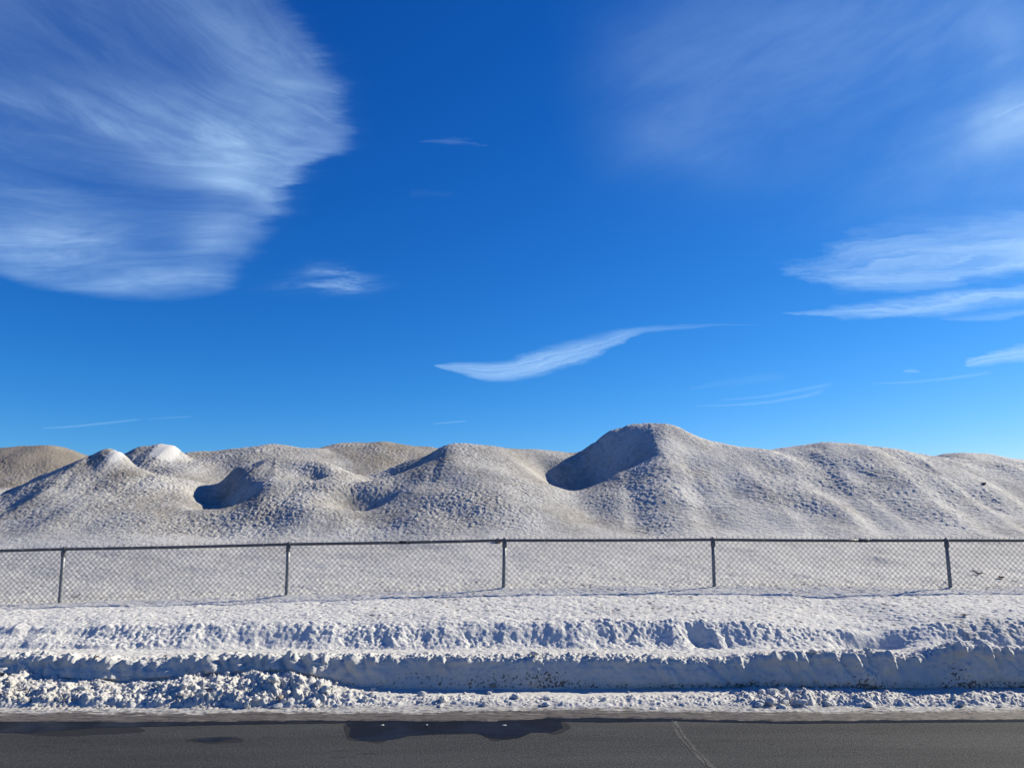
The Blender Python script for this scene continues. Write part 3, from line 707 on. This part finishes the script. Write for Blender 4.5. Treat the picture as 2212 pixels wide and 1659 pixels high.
def leaf(pos, L, w, yaw, label, seed):
    n, k = 9, 5; Vv = []; r = random.Random(seed)
    for i in range(n):
        t = i/(n-1); ww = w*math.sin(math.pi*min(max(t, .02), .98))**.7*(1+.25*r.uniform(-1, 1))
        for j in range(k):
            s = (j/(k-1)-.5)*2
            Vv.append((L*(t-.5), ww*s, .35*w*abs(s)+.18*L*(t-.5)**2*4+.004*r.uniform(-1, 1)))
    Fc = grid_faces(n, k); V2 = np.array(Vv+[(a, b, c-.0012) for a, b, c in Vv]); m_ = n*k
    Fc = np.concatenate([Fc, Fc[:, ::-1]+m_])
    o = link('dead_leaf', raw_mesh('dead_leaf', V2, Fc), M_LEAF); o.location = (pos[0], pos[1], pos[2]+.006); o.rotation_euler = (r.uniform(-.3, .3), r.uniform(-.3, .3), yaw)
    return mark(o, None, label, 'leaf', 'dead leaves on the snow')
leaf(ground_hit(2163, 1250), .10, .035, .4, 'curled brown leaf behind the fence near its right end', 1)
leaf(ground_hit(2112, 1240), .16, .03, .1, 'long dark leaf behind the fence just right of the last post', 2)
leaf(bank_hit(209, 1421), .05, .014, .6, 'small dark leaf on the bank lip at left', 3)
leaf(bank_hit(357, 1421), .04, .012, .3, 'tiny dark leaf stuck on the bank lip beyond the leftmost clods', 4)
for (u, v), s, lab, sd in (((826, 1567),   .009, 'white ice fragment at the left of the puddle edge', 61), ((922, 1566), .008, 'white ice fragment midway along the puddle edge', 62), ((1089, 1567), .009, 'white ice fragment above the right lobe of the puddle', 63)):
    stone('ice_fragment', on_z(u, v, .006), s, M_ICE, lab, 'ice fragment', sd, (2.0, .9, .5), 'ice fragments in the puddle', .2)

# ------------------------------------------------------------------ light and sky
SUN_EL = math.radians(30.5); SUN_AZ = math.radians(65)         # azimuth from +Y towards +X
sd = Vector((math.sin(SUN_AZ)*math.cos(SUN_EL), math.cos(SUN_AZ)*math.cos(SUN_EL), math.sin(SUN_EL)))
sl = bpy.data.lights.new('sun', 'SUN'); sl.energy = 5.0; sl.angle = math.radians(.53); sl.color = (1, .92, .74)
so = bpy.data.objects.new('sun', sl); C.objects.link(so); so.rotation_euler = sd.to_track_quat('Z', 'Y').to_euler(); so.location = (30, 12, 30)

w = bpy.data.worlds.new('World'); bpy.context.scene.world = w; w.use_nodes = True
nt = w.node_tree; q = NT(nt); bg = nt.nodes['Background']
sky = q.n('ShaderNodeTexSky', sky_type='NISHITA'); sky.sun_disc = False; sky.sun_elevation = SUN_EL; sky.sun_rotation = SUN_AZ
sky.altitude = 1200; sky.air_density = 1.0; sky.dust_density = .3; sky.ozone_density = 1.6
sep = q.n('ShaderNodeSeparateColor'); nt.links.new(sky.outputs[0], sep.inputs[0])
GAIN = ((.053, 2.25), (.468, 1.284), (1.48, .93))
CLOUD = (5.3, 8.0, 11.2)
comb = q.n('ShaderNodeCombineColor')
for i, (a, g) in enumerate(GAIN): nt.links.new(q.m('MULTIPLY', q.m('POWER', q.m('MINIMUM', sep.outputs[i], 9.), g), a), comb.inputs[i])
skycol = comb.outputs[0]
# thin high clouds, laid out by compass direction: U = east / north, V = up / north
gen = q.n('ShaderNodeTexCoord').outputs['Generated']; sp = q.n('ShaderNodeSeparateXYZ'); nt.links.new(gen, sp.inputs[0])
ynorth = q.m('MAXIMUM', sp.outputs[1], .05)
U0, V0 = q.m('DIVIDE', sp.outputs[0], ynorth), q.m('DIVIDE', sp.outputs[2], ynorth)
def chart(u, v): x, y, z = ray(u, v); return x/y, z/y
def curve(x, pts):                 # pts (x, y) sorted by x; returns the interpolated node value
    xs = [p[0] for p in pts]; ys = [p[1] for p in pts]; x0, x1, y0, y1 = xs[0], xs[-1], min(ys), max(ys)
    if y1-y0 < 1e-6: y1 = y0+1e-6
    fc = q.n('ShaderNodeFloatCurve'); cv = fc.mapping.curves[0]
    P = [((a-x0)/(x1-x0), (b-y0)/(y1-y0)) for a, b in pts]
    cv.points[0].location = P[0]; cv.points[1].location = P[-1]
    for p in P[1:-1]: cv.points.new(*p)
    fc.mapping.extend = 'HORIZONTAL'; fc.mapping.update()
    q.put(fc.inputs['Value'], q.m('MULTIPLY_ADD', x, 1/(x1-x0), -x0/(x1-x0), clamp=True))
    return q.m('MULTIPLY_ADD', fc.outputs[0], y1-y0, y0)
def streak(ang, across, along, seed, detail=6., rough=.6, dist=.0):
    c, s_ = math.cos(ang), math.sin(ang)
    a_ = q.m('ADD', q.m('MULTIPLY', UW, c*along), q.m('MULTIPLY_ADD', VW, -s_*along, seed*3.7))
    b_ = q.m('ADD', q.m('MULTIPLY', UW, s_*across), q.m('MULTIPLY', VW, c*across))
    return q.noise(q.xyz(a_, b_, seed*1.3), 1, detail, rough, dist)
wv = q.xyz(U0, V0, 0.)
w1 = q.n('ShaderNodeTexNoise'); q.put(w1.inputs['Vector'], wv); w1.inputs['Scale'].default_value = 5; w1.inputs['Detail'].default_value = 3
wsep = q.n('ShaderNodeSeparateColor'); nt.links.new(w1.outputs['Color'], wsep.inputs[0])
UW = q.m('ADD', U0, q.m('MULTIPLY_ADD', wsep.outputs[0], .07, -.035)); VW = q.m('ADD', V0, q.m('MULTIPLY_ADD', wsep.outputs[1], .026, -.013))
w2 = q.n('ShaderNodeTexNoise'); q.put(w2.inputs['Vector'], q.xyz(q.m('MULTIPLY', U0, 9), q.m('MULTIPLY', V0, 45), 3.)); w2.inputs['Scale'].default_value = 1; w2.inputs['Detail'].default_value = 8; w2.inputs['Roughness'].default_value = .62
wsep2 = q.n('ShaderNodeSeparateColor'); nt.links.new(w2.outputs['Color'], wsep2.inputs[0])
fineU = q.m('MULTIPLY_ADD', wsep2.outputs[0], .14, -.07); fineV = q.m('MULTIPLY_ADD', wsep2.outputs[1], .024, -.012)
TOT = {}
REGION = 'left'
def add(d): TOT[REGION] = d if REGION not in TOT else q.m('ADD', TOT[REGION], d)
def blob(u, v, ru, rv, ang=0., U=None, V=None):
    cu, cv = chart(u, v); k = FOC*.93
    du = q.m('SUBTRACT', UW if U is None else U, cu); dv = q.m('SUBTRACT', VW if V is None else V, cv); c, s_ = math.cos(ang), math.sin(ang)
    a_ = q.m('ADD', q.m('MULTIPLY', du, c*k/ru), q.m('MULTIPLY', dv, s_*k/ru)); b_ = q.m('ADD', q.m('MULTIPLY', du, -s_*k/rv), q.m('MULTIPLY', dv, c*k/rv))
    r2 = q.m('ADD', q.m('MULTIPLY', a_, a_), q.m('MULTIPLY', b_, b_))
    return q.m('POWER', 2.718, q.m('MULTIPLY', r2, -1.))
GA = .8
def band(top, bot, dens, soft=(.35, .35), across=6., along=14., seed=1, contrast=1., wob=.3, amp=1., lift=0.):
    T_ = sorted(chart(*p) for p in top); B_ = sorted(chart(*p) for p in bot)
    x0 = min(T_[0][0], B_[0][0]); x1 = max(T_[-1][0], B_[-1][0])
    Ub = q.m('MULTIPLY_ADD', fineU, wob, U0); Vb = q.m('MULTIPLY_ADD', fineV, wob, V0)
    tp, bt = curve(Ub, T_), curve(Ub, B_)
    wd = q.m('MAXIMUM', q.m('SUBTRACT', tp, bt), .0012); ww = q.m('DIVIDE', q.m('SUBTRACT', Vb, bt), wd)
    e = q.m('MULTIPLY', q.ss(ww, -.12, soft[0]+.1), q.ss(ww, 1.12, .9-soft[1])); dens = [(x, y*GA) for x, y in dens]
    n = q.m('MULTIPLY_ADD', Ub, 1/(x1-x0), -x0/(x1-x0))
    e = q.m('MULTIPLY', e, q.m('MULTIPLY', q.m('GREATER_THAN', n, 0.), q.m('LESS_THAN', n, 1.)))
    D_ = curve(n, dens)
    st_ = q.noise(q.xyz(q.m('MULTIPLY_ADD', U0, along, seed*5.1), q.m('MULTIPLY', ww, across), seed*2.2), 1, 6, .6, .3)
    pat = q.m('MULTIPLY_ADD', q.ss(st_, .28, .72), contrast, 1-contrast*.6+lift)
    add(q.m('MULTIPLY', q.m('MULTIPLY', e, D_), q.m('MULTIPLY', pat, amp)))
    return e
# the great streaked sheet on the left
Redge = [(-60, 560), (0, 612), (60, 660), (110, 698), (180, 735), (260, 750), (312, 757), (330, 735), (345, 690), (372, 652), (385, 648), (392, 658), (408, 615), (440, 612), (450, 622), (480, 585), (540, 562), (575, 520), (600, 512), (630, 500), (645, 455)]
Rc = sorted((chart(700, v)[1], chart(u, v)[0]) for v, u in Redge)
Vr = q.m('MULTIPLY_ADD', fineV, 1.6, V0)
dR = q.m('SUBTRACT', q.m('ADD', curve(Vr, Rc), q.m('MULTIPLY', fineU, .55)), U0)
eR = q.m('ADD', q.m('MULTIPLY', q.ss(dR, -.015, .03), .62), q.m('MULTIPLY', q.ss(dR, -.05, .16), .38))
Bc = sorted(chart(u, v) for u, v in [(-100, 570), (0, 598), (60, 618), (130, 634), (250, 648), (400, 648), (470, 640), (560, 632)])
dB = q.m('SUBTRACT', q.m('ADD', V0, q.m('MULTIPLY', fineV, .7)), curve(U0, Bc))
eB = q.m('ADD', q.m('MULTIPLY', q.ss(dB, -.004, .014), .7), q.m('MULTIPLY', q.ss(dB, 0., .06), .3))
vv = lambda v: chart(400, v)[1]
sA, sB_, sC, sD = streak(math.radians(40), 14, 2.6, 1, 10, .70, .8), streak(math.radians(24), 22, 3.2, 2, 10, .70, .8), streak(math.radians(8), 30, 3.6, 3, 10, .70, .8), streak(math.radians(-2), 38, 4.2, 4, 10, .70, .8)
def lerp(a_, b_, t): return q.m('ADD', a_, q.m('MULTIPLY', q.m('SUBTRACT', b_, a_), t))
st = lerp(sA, sB_, q.ss(V0, vv(110), vv(230))); st = lerp(st, sC, q.ss(V0, vv(270), vv(360))); st = lerp(st, sD, q.ss(V0, vv(420), vv(520)))
pat = q.ss(st, .28, .80)
base = .17
env = q.m('ADD', q.m('MULTIPLY', blob(640, 255, 170, 190, math.radians(-55)), .33), q.m('MULTIPLY', blob(420, 300, 210, 75, math.radians(-24)), .34))
for u, v, ru, rv, an, am in ((90, 535, 190, 95, 0, .34), (390, 612, 170, 34, 3, .48), (480, 505, 60, 62, 60, .34), (545, 425, 85, 26, -22, .42), (620, 385, 60, 60, 0, .22), (735, 300, 50, 40, 0, .20),
                             (520, 60, 200, 120, -40, .10), (480, 290, 66, 22, -25, .22), (120, 240, 240, 40, -20, .12)):
    env = q.m('ADD', env, q.m('MULTIPLY', blob(u, v, ru, rv, math.radians(an)), am))
for u, v, ru, rv, an, am in ((260, 400, 210, 40, -8, .08), (330, 500, 120, 65, -15, .05), (380, 140, 150, 60, -30, .07), (130, 90, 150, 90, 0, .03)):
    env = q.m('SUBTRACT', env, q.m('MULTIPLY', blob(u, v, ru, rv, math.radians(an)), am))
brd = q.noise(q.xyz(q.m('MULTIPLY', U0, 6), q.m('MULTIPLY', V0, 9), 8.), 1, 4, .6, .8)
env = q.m('MULTIPLY', env, q.m('MULTIPLY_ADD', q.ss(brd, .25, .75), .8, .6))
env = q.m('MULTIPLY', q.m('MAXIMUM', q.m('ADD', env, base), .03), 1.1)
dens = q.m('MULTIPLY', q.m('MULTIPLY', eR, eB), q.m('MULTIPLY', env, q.m('MULTIPLY_ADD', pat, .56, .38)))
add(dens)
REGION = 'right'
# soft veil on the upper right
veil = q.m('MULTIPLY', blob(1560, 190, 330, 190), .16)
for u, v, ru, rv, an, am in ((2000, 60, 420, 170, 0, .20), (2195, 255, 100, 60, 25, .44), (2190, 90, 90, 120, 10, .12), (2050, 330, 250, 80, 25, .16), (1500, 330, 180, 60, -10, .08), (2240, 420, 220, 150, 0, .18)):
    veil = q.m('ADD', veil, q.m('MULTIPLY', blob(u, v, ru, rv, math.radians(an)), am))
vst = streak(math.radians(-28), 11, 3.5, 9, 8, .6, .25)
add(q.m('MULTIPLY', veil, q.m('MULTIPLY_ADD', q.ss(vst, .25, .78), .75, .42)))
band([(2100, 440), (2150, 252), (2300, 170)][1:] , [(2150, 262), (2300, 186)], [(0, .0), (.3, .15), (1, .16)], (.5, .5), 1, 5, 21, .4, .2)
# right hand sheet and the bright streak below it
band([(1700, 566), (1730, 558), (1760, 545), (1830, 512), (1900, 482), (2000, 466), (2100, 457), (2300, 448)], [(1700, 572), (1770, 606), (1830, 628), (1900, 630), (2000, 628), (2064, 622), (2120, 608), (2212, 588), (2300, 575)],
     [(0, .02), (.12, .26), (.35, .48), (.7, .55), (1, .64)], (.2, .5), 9, 6, 5, .7, 1.6)
band([(2020, 612), (2100, 580), (2212, 528), (2300, 500)], [(2020, 616), (2100, 604), (2212, 592), (2300, 570)], [(0, .0), (.4, .22), (1, .3)], (.4, .5), 5, 10, 6, .9, .8)
band([(1690, 668), (1750, 662), (1824, 654), (1900, 652), (1974, 644), (2040, 638), (2106, 628), (2212, 608), (2300, 595)], [(1690, 671), (1750, 680), (1794, 685), (1914, 686), (2000, 682), (2064, 675), (2140, 668), (2212, 660), (2300, 650)],
     [(0, .02), (.15, .45), (.5, .64), (1, .7)], (.35, .5), 5, 6, 7, .7, 1.2)
band([(2020, 684), (2100, 674), (2212, 664), (2300, 655)], [(2020, 687), (2140, 693), (2212, 682), (2300, 670)], [(0, .0), (.4, .26), (1, .22)], (.3, .5), 4, 8, 8, .8, .6)
band([(1800, 604), (1900, 590), (2000, 588), (2120, 596)], [(1740, 623), (1800, 622), (1900, 634), (2000, 640), (2120, 632)], [(0, .05), (.3, .26), (.8, .2), (1, .05)], (.5, .6), 4, 8, 12, .8, 1.4)
REGION = 'mid'
# the swoosh in the middle
band([(940, 788), (1000, 783), (1060, 782), (1130, 765), (1200, 744), (1300, 722), (1400, 703), (1500, 700), (1660, 701)], [(940, 790), (1000, 811), (1060, 822), (1120, 820), (1200, 801), (1280, 776), (1340, 746), (1400, 719), (1500, 708), (1660, 705)],
     [(0, .22), (.12, .5), (.3, .56), (.5, .42), (.68, .18), (.85, .09), (1, .0)], (.22, .3), 9, 7, 10, .8, .5, 1., .1)
REGION = 'left'
# small wisps
puff = q.ss(streak(math.radians(-5), 60, 13, 13, 8, .62, .4), .36, .74)
pb = q.m('ADD', q.m('MULTIPLY', blob(716, 598, 60, 17, math.radians(-8)), .42), q.m('MULTIPLY', blob(695, 619, 72, 14, math.radians(3)), .55))
pb = q.m('ADD', pb, q.m('MULTIPLY', blob(720, 634, 45, 10, math.radians(-6)), .22))
add(q.m('MULTIPLY', pb, q.m('MULTIPLY_ADD', puff, 1.0, .06)))
REGION = 'mid'
band([(905, 306), (970, 296), (1050, 303)], [(905, 312), (980, 318), (1050, 310)], [(0, .0), (.5, .13), (1, .0)], (.6, .6), 3, 8, 16, .8, 1.5)
band([(830, 415), (900, 408), (970, 418)], [(830, 424), (900, 432), (970, 424)], [(0, .0), (.5, .03), (1, .0)], (.5, .5), 3, 8, 17, .8, 1.5)
band([(2080, 787), (2110, 772), (2154, 756), (2212, 744), (2300, 735)], [(2080, 789), (2124, 788), (2212, 781), (2300, 774)], [(0, .3), (.2, .5), (1, .6)], (.2, .4), 6, 10, 18, .7, .7)
for tp, bt, am in (([(1885, 828), (1944, 824), (2034, 815), (2140, 798)], [(1885, 830), (1944, 829), (2034, 823), (2140, 808)], .2), ([(1950, 801), (1966, 797), (1988, 803)], [(1950, 804), (1966, 806), (1988, 805)], .3),
                   ([(1500, 874.5), (1600, 870), (1704, 857), (1780, 838)], [(1500, 877), (1600, 877), (1704, 866), (1780, 850)], .2), ([(1560, 862), (1658, 851), (1727, 838), (1800, 822)], [(1560, 865), (1658, 859), (1727, 848), (1800, 836)], .16),
                   ([(92, 922), (140, 920), (220, 912), (305, 904)], [(92, 926), (140, 925), (220, 918), (305, 909)], .24), ([(320, 905), (370, 901), (415, 898)], [(320, 907), (370, 905), (415, 902)], .16), ([(940, 914), (970, 911), (1010, 908)], [(940, 917), (970, 915), (1010, 911)], .26),
                   ([(1490, 838), (1600, 808), (1700, 800)], [(1490, 842), (1600, 836), (1700, 824)], .06)):
    band(tp, bt, [(0, .15), (.2, am), (.8, am), (1, .0)], (.5, .5), 2, 14, 19, .5, .15)
def sky_shader(tot):
    col = skycol
    if tot is not None:
        fade = q.m('MULTIPLY', q.ss(V0, 1.25, .95), q.m('MULTIPLY', q.ss(U0, -1.25, -.85), q.ss(U0, 1.35, .95)))
        col = q.mix(q.m('MULTIPLY', q.m('MINIMUM', tot, .93), fade), skycol, CLOUD)
    b_ = q.n('ShaderNodeBackground'); q.put(b_.inputs['Color'], col); b_.inputs['Strength'].default_value = .0608
    return b_.outputs[0]
nt.links.new(skycol, bg.inputs['Color']); bg.inputs['Strength'].default_value = .0608
def inside(*tests):
    r = None
    for val, op, lim in tests:
        t = q.m(op, val, lim); r = t if r is None else q.m('MULTIPLY', r, t)
    return r
GT, LT = 'GREATER_THAN', 'LESS_THAN'
sh = bg.outputs[0]
TOT['right'] = q.m('MULTIPLY', TOT['right'], q.ss(U0, chart(1155, 300)[0], chart(1400, 300)[0]))
front = (sp.outputs[1], GT, .06)
for reg, tests in (('mid', [(V0, LT, chart(1106, 270)[1]), (V0, GT, chart(1106, 1000)[1])]),
                   ('right', [(U0, GT, chart(1150, 300)[0]), (V0, GT, chart(1106, 698)[1])]),
                   ('left', [(U0, LT, chart(890, 300)[0]), (V0, GT, chart(1106, 668)[1])])):
    mx = q.n('ShaderNodeMixShader')
    q.put(mx.inputs[0], inside(front, (U0, GT, -1.25), (U0, LT, 1.35), (V0, LT, 1.25), *tests)); nt.links.new(sh, mx.inputs[1]); nt.links.new(sky_shader(TOT[reg]), mx.inputs[2]); sh = mx.outputs[0]
nt.links.new(sh, nt.nodes['World Output'].inputs['Surface'])
w.cycles.sampling_method = 'MANUAL'; w.cycles.sample_map_resolution = 256

sc = bpy.context.scene
sc.view_settings.view_transform = 'Standard'; sc.view_settings.look = 'None'; sc.view_settings.exposure = .715; sc.view_settings.gamma = 1
sc.cycles.max_bounces = 6; sc.cycles.diffuse_bounces = 3
